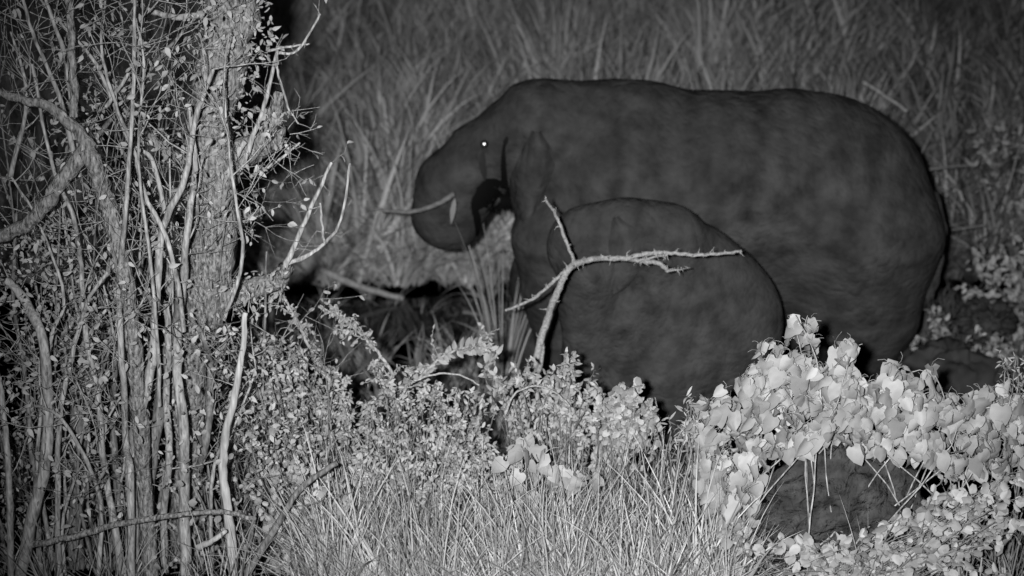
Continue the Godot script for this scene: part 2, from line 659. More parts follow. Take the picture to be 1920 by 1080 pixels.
# ------------------------------------------------------------------ ground
func make_ground() -> void:
	var b := Buf.new()
	var xs := PackedFloat32Array()
	var zs := PackedFloat32Array()
	for k in range(-40, 41):
		xs.append(0.2 * k)
	for s in [10.0, 14.0, 22.0, 40.0, 80.0, 200.0]:
		xs.insert(0, -s)
		xs.append(s)
	for k in range(0, 150):
		zs.append(2.0 - 0.2 * k)
	for s in [32.0, 40.0, 60.0, 120.0, 300.0]:
		zs.append(-s)
	for s in [8.0, 20.0, 100.0]:
		zs.insert(0, s)
	for z in zs:
		for x in xs:
			b.v.append(Vector3(x, height_at(x, maxf(z, -42.0)), z))
	var w := xs.size()
	for r in zs.size() - 1:
		for c in w - 1:
			var a := r * w + c
			b.i.append_array(PackedInt32Array([a, a + 1, a + w, a + 1, a + w + 1, a + w]))
	b.smooth()
	for k in b.n.size():
		if b.n[k].y < 0.0:
			b.n[k] = -b.n[k]
	var o := part("ground", b.mesh(M.soil), self)
	o.set_meta("kind", "structure")
	o.set_meta("label", "dark bare soil under the grass and scrub")
	var wb := Buf.new()
	wb.v.append(Vector3(-1.35, -0.09, -14.45))
	for k in 48:
		var a := TAU * k / 48
		var r := 1.15 + 0.1 * sin(a * 3.0) + 0.06 * sin(a * 7.0 + 1.0)
		wb.v.append(Vector3(-1.35 + cos(a) * 2.0 * r, -0.09, -14.45 + sin(a) * 0.55 * r))
		wb.i.append_array(PackedInt32Array([0, 1 + k, 1 + (k + 1) % 48]))
	for k in wb.v.size():
		wb.n.append(Vector3.UP)
	var p := part("water", wb.mesh(M.water), self)
	p.set_meta("kind", "structure")
	p.set_meta("label", "strip of dark standing water below the grassy bank")

func rock(n: String, label: String, c: Vector3, size: Vector3, material: Material, lumps: float, seed_: int) -> void:
	var base := c - Vector3(0, size.y, 0)
	var o := thing(n, label, "rock", base)
	var s := SphereMesh.new()
	s.radius = 1.0
	s.height = 2.0
	s.radial_segments = 56
	s.rings = 32
	var a := s.get_mesh_arrays()
	var b := Buf.new()
	b.v = a[Mesh.ARRAY_VERTEX]
	b.i = a[Mesh.ARRAY_INDEX]
	for k in b.v.size():
		var q := b.v[k]
		var f := 1.0 + lumps * (noise.get_noise_3d(q.x * 70 + seed_ * 50, q.y * 70, q.z * 70) + 0.45 * noise.get_noise_3d(q.x * 240, q.y * 240 + seed_ * 31, q.z * 240))
		b.v[k] = q * f * size + Vector3(0, size.y, 0)
	b.smooth()
	part("stone", b.mesh(material), o)

# ------------------------------------------------------------------ grass
func tuft(blades: int, length: float, width: float, spread: float, droop: float, segs: int, seed_: int) -> Buf:
	var g := RandomNumberGenerator.new()
	g.seed = seed_
	var b := Buf.new()
	for k in blades:
		var a := g.randf() * TAU
		var lean := g.randf_range(0.05, 1.0) * spread
		var out := Vector3(cos(a), 0, sin(a))
		var l := length * g.randf_range(0.45, 1.1)
		var w := width * g.randf_range(0.6, 1.25)
		var side := out.cross(Vector3.UP).rotated(Vector3.UP, g.randf_range(-1.2, 1.2))
		var root := out * g.randf() * 0.05
		var start := b.v.size()
		var bend := droop * g.randf_range(0.2, 1.4)
		var t := 0.75 + 0.45 * g.randf()
		var p := root
		var dir := (Vector3.UP + out * lean).normalized()
		for s in segs + 1:
			var f := float(s) / segs
			var ww := w * (1.0 - pow(f, 2.5)) * (0.7 + 0.3 * minf(1.0, f * 4.0))
			var nn := side.cross(dir).normalized()
			b.v.append(p - side * ww * 0.5)
			b.v.append(p + nn * ww * 0.18)
			b.v.append(p + side * ww * 0.5)
			for q in 3:
				b.n.append((nn + side * (q - 1) * 0.4).normalized())
				b.c.append(Color(t, t, t))
			p += dir * l / segs
			dir = (dir + out * bend / segs + Vector3.DOWN * bend * f * 1.2 / segs).normalized()
			if s > 0:
				var e := start + s * 3
				b.i.append_array(PackedInt32Array([e - 3, e, e - 2, e - 2, e, e + 1, e - 2, e + 1, e - 1, e - 1, e + 1, e + 2]))
	return b

func grass_field(n: String, label: String, tufts: Array, spots: Array, tints: Array) -> Node3D:
	var o := Node3D.new()
	o.name = numbered(n)
	add_child(o)
	o.set_meta("label", label)
	o.set_meta("category", "grass")
	o.set_meta("kind", "stuff")
	var lists := []
	var tt := []
	for k in tufts.size():
		lists.append([])
		tt.append([])
	for k in spots.size():
		var w := rng.randi() % tufts.size()
		lists[w].append(spots[k])
		tt[w].append(tints[k])
	for w in tufts.size():
		if lists[w].size():
			many("blades", tufts[w].mesh(M.grass), lists[w], tt[w], o)
	return o

func stand(x: float, z: float, size: float, lean := Vector2.ZERO, sink := 0.03) -> Transform3D:
	var b := Basis(Vector3.UP, rng.randf() * TAU).scaled(Vector3.ONE * size)
	b = Basis(Vector3.FORWARD, lean.x) * Basis(Vector3.RIGHT, lean.y) * b
	return Transform3D(b, on_ground(x, z) - Vector3(0, sink, 0))

func make_grass() -> void:
	# tall broad grass on the bank behind the animals
	var tall := []
	for k in 6:
		tall.append(tuft(15, 0.9, 0.023, 0.85, 1.5, 5, 300 + k))
	for k in 4:
		tall.append(tuft(10, 1.15, 0.033, 0.55, 1.1, 5, 340 + k))
	var spots := []
	var tints := []
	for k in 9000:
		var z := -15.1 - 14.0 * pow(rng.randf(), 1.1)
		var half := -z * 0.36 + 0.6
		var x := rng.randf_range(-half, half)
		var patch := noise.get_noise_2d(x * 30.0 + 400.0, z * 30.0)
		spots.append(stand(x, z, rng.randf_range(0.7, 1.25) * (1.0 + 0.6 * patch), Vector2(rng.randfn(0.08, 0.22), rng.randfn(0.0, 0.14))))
		# towards the right more tufts get a darker tint: lamp falloff put into the colour
		var coarse := smoothstep(1.2, 4.2, x * 16.0 / -z)  # share of darkened tufts, rising to the right
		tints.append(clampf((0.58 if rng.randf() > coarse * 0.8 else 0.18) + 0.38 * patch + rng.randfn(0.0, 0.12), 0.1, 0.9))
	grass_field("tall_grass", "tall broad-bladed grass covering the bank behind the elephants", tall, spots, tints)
	# shorter tangled grass on the lip of the bank, over the water
	var lip := []
	for k in 5:
		lip.append(tuft(14, 0.55, 0.022, 1.0, 1.8, 5, 400 + k))
	spots = []
	tints = []
	for k in 900:
		var x := rng.randf_range(-4.2, 5.5)
		var z := -15.0 - 1.3 * rng.randf() - 0.1 + 0.9 * noise.get_noise_1d(x * 40.0)
		spots.append(stand(x, z, rng.randf_range(0.6, 1.2)))
		tints.append(rng.randf_range(0.3, 0.62) if x < 2.6 or rng.randf() < 0.3 else rng.randf_range(0.12, 0.26))  # lamp falloff put into the tint at the right end too
	for k in 150:
		var x := rng.randf_range(-3.0, 0.6)
		if noise.get_noise_1d(x * 95.0 + 700.0) < 0.02:
			continue
		spots.append(stand(x, rng.randf_range(-15.0, -14.2), rng.randf_range(0.35, 0.8), Vector2(0, rng.randfn(0.3, 0.2))))
		tints.append(rng.randf_range(0.25, 0.5))
	grass_field("bank_grass", "short tangled grass hanging over the dark water", lip, spots, tints)
	# clumps between the water and the scrub
	var mid := []
	for k in 5:
		mid.append(tuft(12, 0.6, 0.03, 0.9, 0.9, 5, 450 + k))
	spots = []
	tints = []
	for k in 300:
		var x := rng.randf_range(-3.2, 0.5)
		var z := -13.55 + 3.0 * rng.randf() + 0.6 * noise.get_noise_1d(x * 50.0 + 90.0)
		spots.append(stand(x, z, rng.randf_range(0.55, 1.15), Vector2(rng.randfn(-0.2, 0.2), 0.0)))
		tints.append(rng.randf_range(0.22, 0.5))
	for k in 300:
		var z := -14.6 + 2.6 * rng.randf()
		var x := rng.randf_range(2.9, 5.2)
		spots.append(stand(x, z, rng.randf_range(0.4, 0.8)))
		tints.append(rng.randf_range(0.08, 0.2))
	grass_field("clump_grass", "clumps of grass on the low ground beside the elephants", mid, spots, tints)
	# fine dry grass in front
	var fine := []
	for k in 8:
		fine.append(tuft(9, 0.72, 0.0085, 0.65, 0.6, 6, 500 + k))
	spots = []
	tints = []
	var area := poly([600, 1100, 640, 960, 780, 930, 900, 960, 1100, 930, 1250, 900, 1330, 960, 1420, 1100, 1420, 1350, 600, 1350])
	for k in 560:
		var d := rng.randf_range(7.3, 8.7)
		var q := pick(area)
		var x := at(q.x, 900, d).x
		spots.append(stand(x, -d, rng.randf_range(0.65, 1.15), Vector2(rng.randfn(-0.05, 0.16), rng.randfn(0.0, 0.12))))
		tints.append(rng.randf_range(0.4, 0.85))
	for k in 260:
		var d := rng.randf_range(7.2, 8.9)
		var x := rng.randf_range(-2.6, 2.6)
		spots.append(stand(x, -d, rng.randf_range(0.45, 0.85), Vector2(rng.randfn(-0.05, 0.2), rng.randfn(0.0, 0.2))))
		tints.append(rng.randf_range(0.22, 0.5))
	for k in 5:
		fine.append(tuft(12, 0.5, 0.0075, 1.5, 1.8, 6, 530 + k))
	for k in 230:
		var d := rng.randf_range(7.3, 8.8)
		var x := at(rng.randf_range(560, 1400), 900, d).x
		spots.append(stand(x, -d, rng.randf_range(0.7, 1.2), Vector2(rng.randfn(0.0, 0.3), rng.randfn(0.0, 0.25))))
		tints.append(rng.randf_range(0.25, 0.7))
	grass_field("dry_grass", "fine pale dry grass in front of the scrub", fine, spots, tints)

# ------------------------------------------------------------------ woody plants
func grow(b: Buf, tips: Array, p: Vector3, dir: Vector3, length: float, r: float, level: int, wander: float, up: float) -> void:
	var n := maxi(3, int(length / 0.05))
	var pts := PackedVector3Array([p])
	var dirs := [dir]
	var q := p
	for k in n:
		dir = (dir + rnd_dir() * wander + Vector3.UP * up).normalized()
		q += dir * length / n
		pts.append(q)
		dirs.append(dir)
	b.tube(pts, taper(pts.size(), r, maxf(r * 0.4, 0.0009)), 5 if r > 0.006 else 4)
	tips.append([q, dir, r])
	if level <= 0:
		return
	var kids := int(length / 0.11) + 1
	for k in kids:
		var at_ := rng.randi_range(int(n * 0.25), n)
		var d: Vector3 = dirs[at_]
		var side := (rnd_dir() - d * 0.2).normalized()
		grow(b, tips, pts[at_], (d * 0.75 + side * 0.85).normalized(), length * rng.randf_range(0.35, 0.7), maxf(r * lerpf(0.75, 0.45, rng.randf()), 0.0014), level - 1, wander, up)

func leaves_at_tips(tips: Array, share: float, size: float, poses: Array) -> void:
	for t in tips:
		var count := 1 + int(rng.randf() * 2.5)
		if rng.randf() > share:
			continue
		for k in count:
			var dir: Vector3 = t[1]
			var p: Vector3 = t[0] - dir * rng.randf() * 0.06
			var tip := (dir * 0.4 + rnd_dir() * 0.8 + Vector3.DOWN * 0.4).normalized()
			var face := (EYE - p).normalized() * 0.4 + Vector3.UP * 0.5 + rnd_dir() * 0.8
			var s := size * rng.randf_range(0.55, 1.25)
			poses.append([s, leaf_pose(p, tip, face, s)])

func stem(n: String, label: String, category: String, group: String, flat: Array, d: float, r0: float, r1: float, material: Material, twigs: int, leafy: float, sway := 0.12, rough := 0.14) -> Node3D:
	var line := smooth_line(pixels(flat, d, sway), 5, 0.003)
	var foot := line[0]
	var o := thing(n, label, category, foot, group)
	var b := Buf.new()
	b.o = foot
	b.tube(line, taper(line.size(), metres(r0, d), metres(r1, d)), 8, rough, rng)
	part("stem", b.mesh(material), o)
	var tips := []
	if twigs > 0:
		var t := Buf.new()
		t.o = foot
		for k in twigs:
			var j := rng.randi_range(int(line.size() * 0.3), line.size() - 1)
			var dir := (line[mini(j + 1, line.size() - 1)] - line[maxi(j - 1, 0)]).normalized()
			grow(t, tips, line[j], (dir * 0.6 + rnd_dir() * 0.9 + Vector3.UP * 0.2).normalized(), rng.randf_range(0.15, 0.55), rng.randf_range(0.0022, 0.005), 2, 0.24, 0.06)
		part("twigs", t.mesh(material), o).set_meta("kind", "stuff")
	if leafy > 0.0:
		var poses := []
		leaves_at_tips(tips, leafy, 0.036, poses)
		add_leaves(o, "oval", "dull", poses, 300)
	return o

func make_tree() -> void:
	var d := 8.35
	var foot := at(345, 1120, d)
	var o := thing("gnarled_tree", "gnarled old tree with rough bark and broken limbs at the thicket", "tree", foot)
	var limbs := [
		["trunk", [345, 1130, 350, 900, 350, 720, 386, 560, 402, 440, 398, 330, 392, 230, 415, 120, 436, 0, 445, -90], [34, 34, 36, 40, 42, 42, 42, 46, 50, 48]],
		["limb", [400, 345, 450, 292, 500, 266, 534, 254], [36, 27, 24, 16]],
		["limb", [502, 268, 514, 222, 524, 172], [18, 17, 8]],
		["limb", [385, 416, 440, 406, 488, 402], [24, 17, 11]],
		["limb", [372, 585, 420, 556, 482, 538, 524, 520, 540, 496], [42, 30, 20, 17, 11]],
		["limb", [285, 1120, 270, 900, 255, 700, 240, 560, 224, 470, 205, 390, 180, 320, 166, 282], [14, 14, 14, 14, 15, 15, 15, 14]],
		["limb", [170, 268, 110, 350, 50, 420, -30, 455], [14, 13, 12, 11]],
		["limb", [170, 275, 100, 205, 40, 185, -30, 165], [12, 9, 7, 6]],
		["limb", [140, 215, 136, 120, 132, 40, 128, -40], [8, 7, 6, 5]],
		["limb", [330, 560, 300, 480, 285, 400, 262, 375], [14, 11, 9, 5]],
		["limb", [395, 250, 340, 300, 240, 215, 180, 130], [13, 9, 6, 4]],
	]
	var tips := []
	var tw := Buf.new()
	tw.o = foot
	for L in limbs:
		var line := smooth_line(pixels(L[1], d if L[1][0] > 290 else d - 0.55, 0.05), 7, 0.006)
		var rr := PackedFloat32Array()
		var radii: Array = L[2]
		for k in line.size():
			var f := float(k) / (line.size() - 1) * (radii.size() - 1)
			var j := mini(int(f), radii.size() - 2)
			rr.append(metres(lerpf(radii[j], radii[j + 1], f - j), d) * (1.0 + 0.16 * noise.get_noise_1d(k * 60.0 + radii[0] * 9)))
		var b := Buf.new()
		b.o = foot
		b.tube(line, rr, 14, 0.13, rng)
		part(L[0], b.mesh(M.bark), o)
		for k in (16 if L[0] == "trunk" else 4):
			var j := rng.randi_range(line.size() / 3, line.size() - 1)
			var out := (rnd_dir() + Vector3(0, 0.4, 0.3)).normalized()
			grow(tw, tips, line[j] + out * rr[j] * 0.7, out, rng.randf_range(0.08, 0.3), rng.randf_range(0.0018, 0.004), 2, 0.2, 0.06)
	# named twigs on the right hand limbs
	for t in [[[535, 500, 560, 440, 590, 375, 622, 304], 6, 3], [[535, 496, 575, 480, 610, 455, 640, 410, 656, 306], 5, 2], [[608, 456, 604, 420, 600, 380], 3, 2],
			[[520, 100, 560, 92, 600, 26], 3, 2], [[500, 95, 545, 88, 580, 82], 3, 1.5], [[520, 95, 520, 130, 540, 200, 560, 232], 3, 1.5], [[470, 330, 510, 310, 562, 268], 4, 2],
			[[245, 0, 290, 22, 335, 32, 390, 26], 5, 6], [[450, 320, 470, 270, 500, 180, 520, 95], 6, 3], [[385, 410, 440, 300, 460, 265], 6, 5]]:
		var line := smooth_line(pixels(t[0], d - 0.1, 0.04), 5, 0.003)
		tw.tube(line, taper(line.size(), metres(t[1], d), metres(t[2], d)), 6, 0.15, rng)
		for k in 3:
			var j := rng.randi_range(2, line.size() - 1)
			grow(tw, tips, line[j], (rnd_dir() + Vector3.UP * 0.4).normalized(), rng.randf_range(0.04, 0.12), 0.0016, 1, 0.2, 0.0)
	part("twigs", tw.mesh(M.twig), o).set_meta("kind", "stuff")
	# leaves and torn bark litter caught round the trunk
	var poses := []
	leaves_at_tips(tips, 0.22, 0.035, poses)
	for zone in [[poly([360, -20, 500, -20, 520, 60, 500, 110, 470, 200, 450, 260, 430, 330, 380, 330, 380, 200, 360, 60]), 620, 0.03],
			[poly([90, 170, 180, 150, 210, 260, 180, 300, 100, 260]), 170, 0.03], [poly([260, 230, 420, 260, 430, 420, 330, 470, 240, 380]), 260, 0.028],
			[poly([390, 520, 540, 500, 545, 535, 400, 600]), 140, 0.028], [poly([330, 440, 420, 430, 410, 620, 340, 640]), 160, 0.028], [poly([0, 440, 130, 420, 200, 560, 60, 620, 0, 600]), 200, 0.03], [poly([490, 200, 540, 200, 540, 270, 480, 290]), 30, 0.03]]:
		for k in zone[1]:
			var q := pick(zone[0])
			var p := at(q.x, q.y, d - 0.14 + rng.randf_range(-0.1, 0.12))
			var s: float = zone[2] * rng.randf_range(0.5, 1.3)
			poses.append([s, leaf_pose(p, Vector3.DOWN * 0.5 + rnd_dir(), (EYE - p).normalized() * 0.7 + rnd_dir(), s)])
	add_leaves(o, "oval", "dull", poses, 300)

func make_thicket() -> void:
	var g := "upright shoots of the thicket round the gnarled tree"
	var lab := func(r0: float, m: String) -> String:
		var size := "thick" if r0 > 9.0 else ("slender" if r0 > 5.5 else "very thin")
		return size + (" pale-barked" if m == "twig" else " dark-barked") + " upright shoot in the thicket round the gnarled tree"
	var stems := [
		[[250, 1120, 250, 980, 245, 850, 268, 760, 285, 680, 290, 600, 296, 540, 305, 430, 348, 330, 364, 230, 400, 130], 7.85, 12, 4, "twig"],
		[[352, 1120, 345, 960, 345, 800, 332, 700, 335, 600, 343, 540, 350, 440, 360, 370, 366, 300, 355, 200], 7.9, 12, 4, "twig"],
		[[30, 1120, 58, 980, 85, 870, 90, 760, 80, 640, 45, 560, 10, 525], 7.8, 13, 8, "twig"],
		[[236, 1120, 215, 990, 200, 900, 190, 830, 185, 750, 165, 650, 155, 560, 150, 480, 135, 400, 95, 300, 60, 120], 7.85, 8, 3, "twig"],
		[[246, 1120, 245, 900, 236, 830, 230, 700, 225, 600, 223, 540, 235, 400, 240, 330, 250, 150, 253, -20], 7.7, 8, 3, "twig"],
		[[372, 880, 385, 830, 393, 770, 395, 690, 384, 640, 360, 600], 7.9, 9, 4, "dark_twig"],
		[[20, 1120, 18, 950, 12, 830, 0, 720, -20, 650], 7.7, 7, 5, "twig"],
		[[75, 1120, 70, 930, 60, 860, 50, 740, 40, 660, 25, 560, 30, 400], 7.95, 6, 3, "dark_twig"],
		[[110, 1120, 108, 900, 115, 760, 132, 680, 150, 610, 178, 540, 240, 470], 7.8, 6, 3, "twig"],
		[[312, 1120, 308, 960, 318, 860, 312, 760, 316, 640, 312, 570], 7.9, 8, 6, "twig"],
		[[180, 1120, 190, 960, 160, 860, 110, 780, 60, 760], 7.7, 5, 3, "twig"],
		[[268, 1120, 280, 900, 300, 760, 305, 680, 330, 610, 333, 560], 8.0, 14, 7, "dark_twig"],
		[[150, 1120, 140, 1000, 150, 880, 145, 760], 8.1, 17, 13, "dark_twig"],
		[[215, 1120, 222, 960, 212, 800, 216, 650], 8.1, 9, 5, "dark_twig"],
		[[400, 1120, 395, 960, 405, 860, 440, 800, 480, 690], 8.0, 5, 2, "twig"],
		[[120, 1120, 90, 1000, 70, 850, 95, 640, 120, 560, 75, 420, 20, 330], 7.95, 5, 2, "twig"],
		[[345, 620, 320, 470, 270, 360, 250, 280, 215, 190, 190, 90, 200, -20], 7.8, 5, 2, "twig"],
		[[300, 760, 290, 560, 260, 300, 270, 120, 250, 20], 7.75, 4, 1.5, "twig"],
		[[420, 600, 455, 480, 435, 330, 420, 160, 430, 60], 7.8, 4, 1.5, "twig"],
		[[310, 400, 285, 300, 240, 260, 180, 120, 110, 40, 60, -20], 8.0, 5, 2, "twig"],
		[[150, 330, 110, 180, 60, 60, 40, -20], 7.9, 5, 2.5, "twig"],
		[[140, 260, 125, 120, 95, 30, 80, -20], 8.0, 5, 3, "twig"],
		[[20, 330, 50, 180, 20, 60], 8.0, 5, 2, "twig"],
		[[200, 200, 250, 120, 270, 30], 7.9, 4, 2, "twig"],
		[[180, 260, 290, 120, 380, 20], 8.2, 5, 2, "dark_twig"],
	]
	for s in stems:
		var k := 5 if s[0][s[0].size() - 1] < 420 else 3
		stem("sapling", lab.call(s[2], s[4]), "sapling", g, s[0], s[1], s[2], s[3], M[s[4]], k, 0.5)
	# thin shoots that fill the thicket
	for k in 46:
		var x0 := rng.randf_range(-30, 470)
		var top := rng.randf_range(60, 760)
		var x1 := clampf(x0 + rng.randf_range(-230, 160), -40, 500)
		var bow := rng.randf_range(-95, 95)
		var r0 := rng.randf_range(2.0, 5.4)
		var m := "twig" if rng.randf() < 0.45 else "dark_twig"
		stem("sapling", lab.call(r0, m), "sapling", g, [x0, 1130, lerpf(x0, x1, 0.3) + bow, lerpf(1130, top, 0.35), lerpf(x0, x1, 0.65) + bow * 0.6, lerpf(1130, top, 0.7), x1, top], rng.randf_range(7.8, 8.9), r0, 1.6, M[m], 3, 0.6, 0.1)
	stem("broken_stick", "pale peeled stick with a sharp broken top standing beside the thicket", "stick", "", [442, 1120, 432, 990, 420, 900, 421, 830, 440, 740, 455, 650, 460, 586], 7.6, 11, 5, M.pale_wood, 0, 0.0, 0.03)
	stem("leaning_stick", "bare dark stick leaning to the right out of the thicket foot", "stick", "", [450, 1095, 510, 1000, 560, 920, 632, 868], 7.5, 8, 5, M.dark_twig, 3, 0.0, 0.04)
	stem("fallen_log", "weathered thin log lying across the foot of the saplings", "log", "", [60, 1022, 130, 1008, 215, 985, 330, 965, 420, 960, 480, 974], 7.55, 7, 5, M.bark, 0, 0.0, 0.02)
	stem("fallen_branch", "short pale split branch lying below the thin log", "branch", "", [372, 1026, 400, 1012, 425, 996], 7.5, 7, 4, M.pale_wood, 0, 0.0, 0.02)
	# undergrowth of the thicket: leafy plants between the stems
	var zones := [
		[poly([0, 420, 230, 430, 260, 700, 60, 700, 0, 560]), 560], [poly([0, 700, 200, 690, 150, 1080, 0, 1080]), 560], [poly([250, 640, 480, 640, 520, 820, 300, 900]), 560],
		[poly([300, 880, 640, 780, 660, 1080, 280, 1080]), 520], [poly([420, 600, 560, 640, 620, 740, 560, 860, 420, 800]), 430], [poly([0, 120, 160, 60, 330, 280, 250, 430, 0, 420]), 40]]
	var names := ["small-leaved tangle under the gnarled tree's drooping dark limb", "small-leaved tangle round the bare stems behind the thin fallen log", "small-leaved bush between the gnarled trunk and the peeled stick", "round-leaved bush spreading behind the leaning stick", "small-leaved bush behind the broken top of the peeled stick", "few small leaves on thin twigs above the tree's smooth pale limb"]
	for z in zones:
		var c := Vector2.ZERO
		for q in z[0]:
			c += q / z[0].size()
		var foot := on_ground(at(c.x, c.y, 8.5).x, -8.5)
		var o := thing("undergrowth_bush", names[zones.find(z)], "bush", foot, "bushes among the thicket stems")
		var b := Buf.new()
		b.o = foot
		var tips := []
		for k in (8 if z[1] < 100 else 18):
			var q := pick(z[0])
			var e := at(q.x, q.y, rng.randf_range(8.1, 9.0))
			var m := foot.lerp(e, 0.5) + rnd_dir() * 0.15
			b.tube(smooth_line(PackedVector3Array([foot + rnd_dir() * 0.05, m, e]), 5, 0.004), taper(11, 0.005, 0.0018), 4)
			grow(b, tips, e, rnd_dir() * 0.6 + Vector3.UP, 0.2, 0.002, 2, 0.2, 0.02)
			grow(b, tips, m.lerp(e, 0.5), rnd_dir(), 0.2, 0.002, 1, 0.2, 0.02)
		part("stems", b.mesh(M.dark_twig), o).set_meta("kind", "stuff")
		var poses := []
		leaves_at_tips(tips, 0.35, 0.03, poses)
		for k in z[1]:
			var q := pick(z[0])
			var p := at(q.x, q.y, rng.randf_range(7.55, 8.7))
			var s := rng.randf_range(0.014, 0.044)
			poses.append([s, leaf_pose(p, Vector3.DOWN * 0.5 + rnd_dir(), (EYE - p).normalized() * 0.6 + rnd_dir(), s)])
		add_leaves(o, "oval" if z[1] != 520 else "round", "dull", poses, 300)

# ------------------------------------------------------------------ scrub in front
func spray(b: Buf, poses: Array, a: Vector3, e: Vector3, arch: float, count: int, size: float, side: float) -> void:
	var m := a.lerp(e, 0.55) + Vector3.UP * arch + rnd_dir() * 0.03
	var line := smooth_line(PackedVector3Array([a, m, e]), 7, 0.004)
	b.tube(line, taper(line.size(), 0.0045, 0.0014), 4)
	for k in count:
		var f := pow(rng.randf(), 0.7)
		var j := int(f * (line.size() - 1))
		var dir := (line[mini(j + 1, line.size() - 1)] - line[maxi(j - 1, 0)]).normalized()
		var p := line[j] + rnd_dir() * side * rng.randf()
		var tip := (dir * 0.5 + rnd_dir()).normalized()
		var s := size * rng.randf_range(0.55, 1.3)
		poses.append([s, leaf_pose(p, tip, Vector3.UP * 0.6 + (EYE - p).normalized() * 0.5 + rnd_dir() * 0.6, s)])

func shrub(n: String, label: String, base: Vector2, d: float, area: Array, sprays: int, per: int, size: float, kind: String, tones: String, deep: float, side := 0.02) -> Node3D:
	var foot := on_ground(at(base.x, base.y, d).x, -d)
	var o := thing(n, label, "shrub", foot)
	var b := Buf.new()
	b.o = foot
	var poses := []
	var q := poly(area)
	for k in sprays:
		var t := pick(q) + Vector2(rng.randfn(0, 16), rng.randfn(-5, 15))
		var e := at(t.x, t.y, d + rng.randf_range(-deep, deep))
		var back := e - foot
		var a := e - back.normalized() * minf(back.length(), rng.randf_range(0.14, 0.34)) + rnd_dir() * 0.05
		b.tube(smooth_line(PackedVector3Array([foot + rnd_dir() * 0.06, foot.lerp(a, 0.5) + rnd_dir() * 0.08, a]), 4, 0.004), taper(9, 0.004, 0.0025), 4)
		spray(b, poses, a, e, 0.04, per, size, side)
	part("stems", b.mesh(M.dark_twig), o).set_meta("kind", "stuff")
	add_leaves(o, kind, tones, poses, 300)
	return o

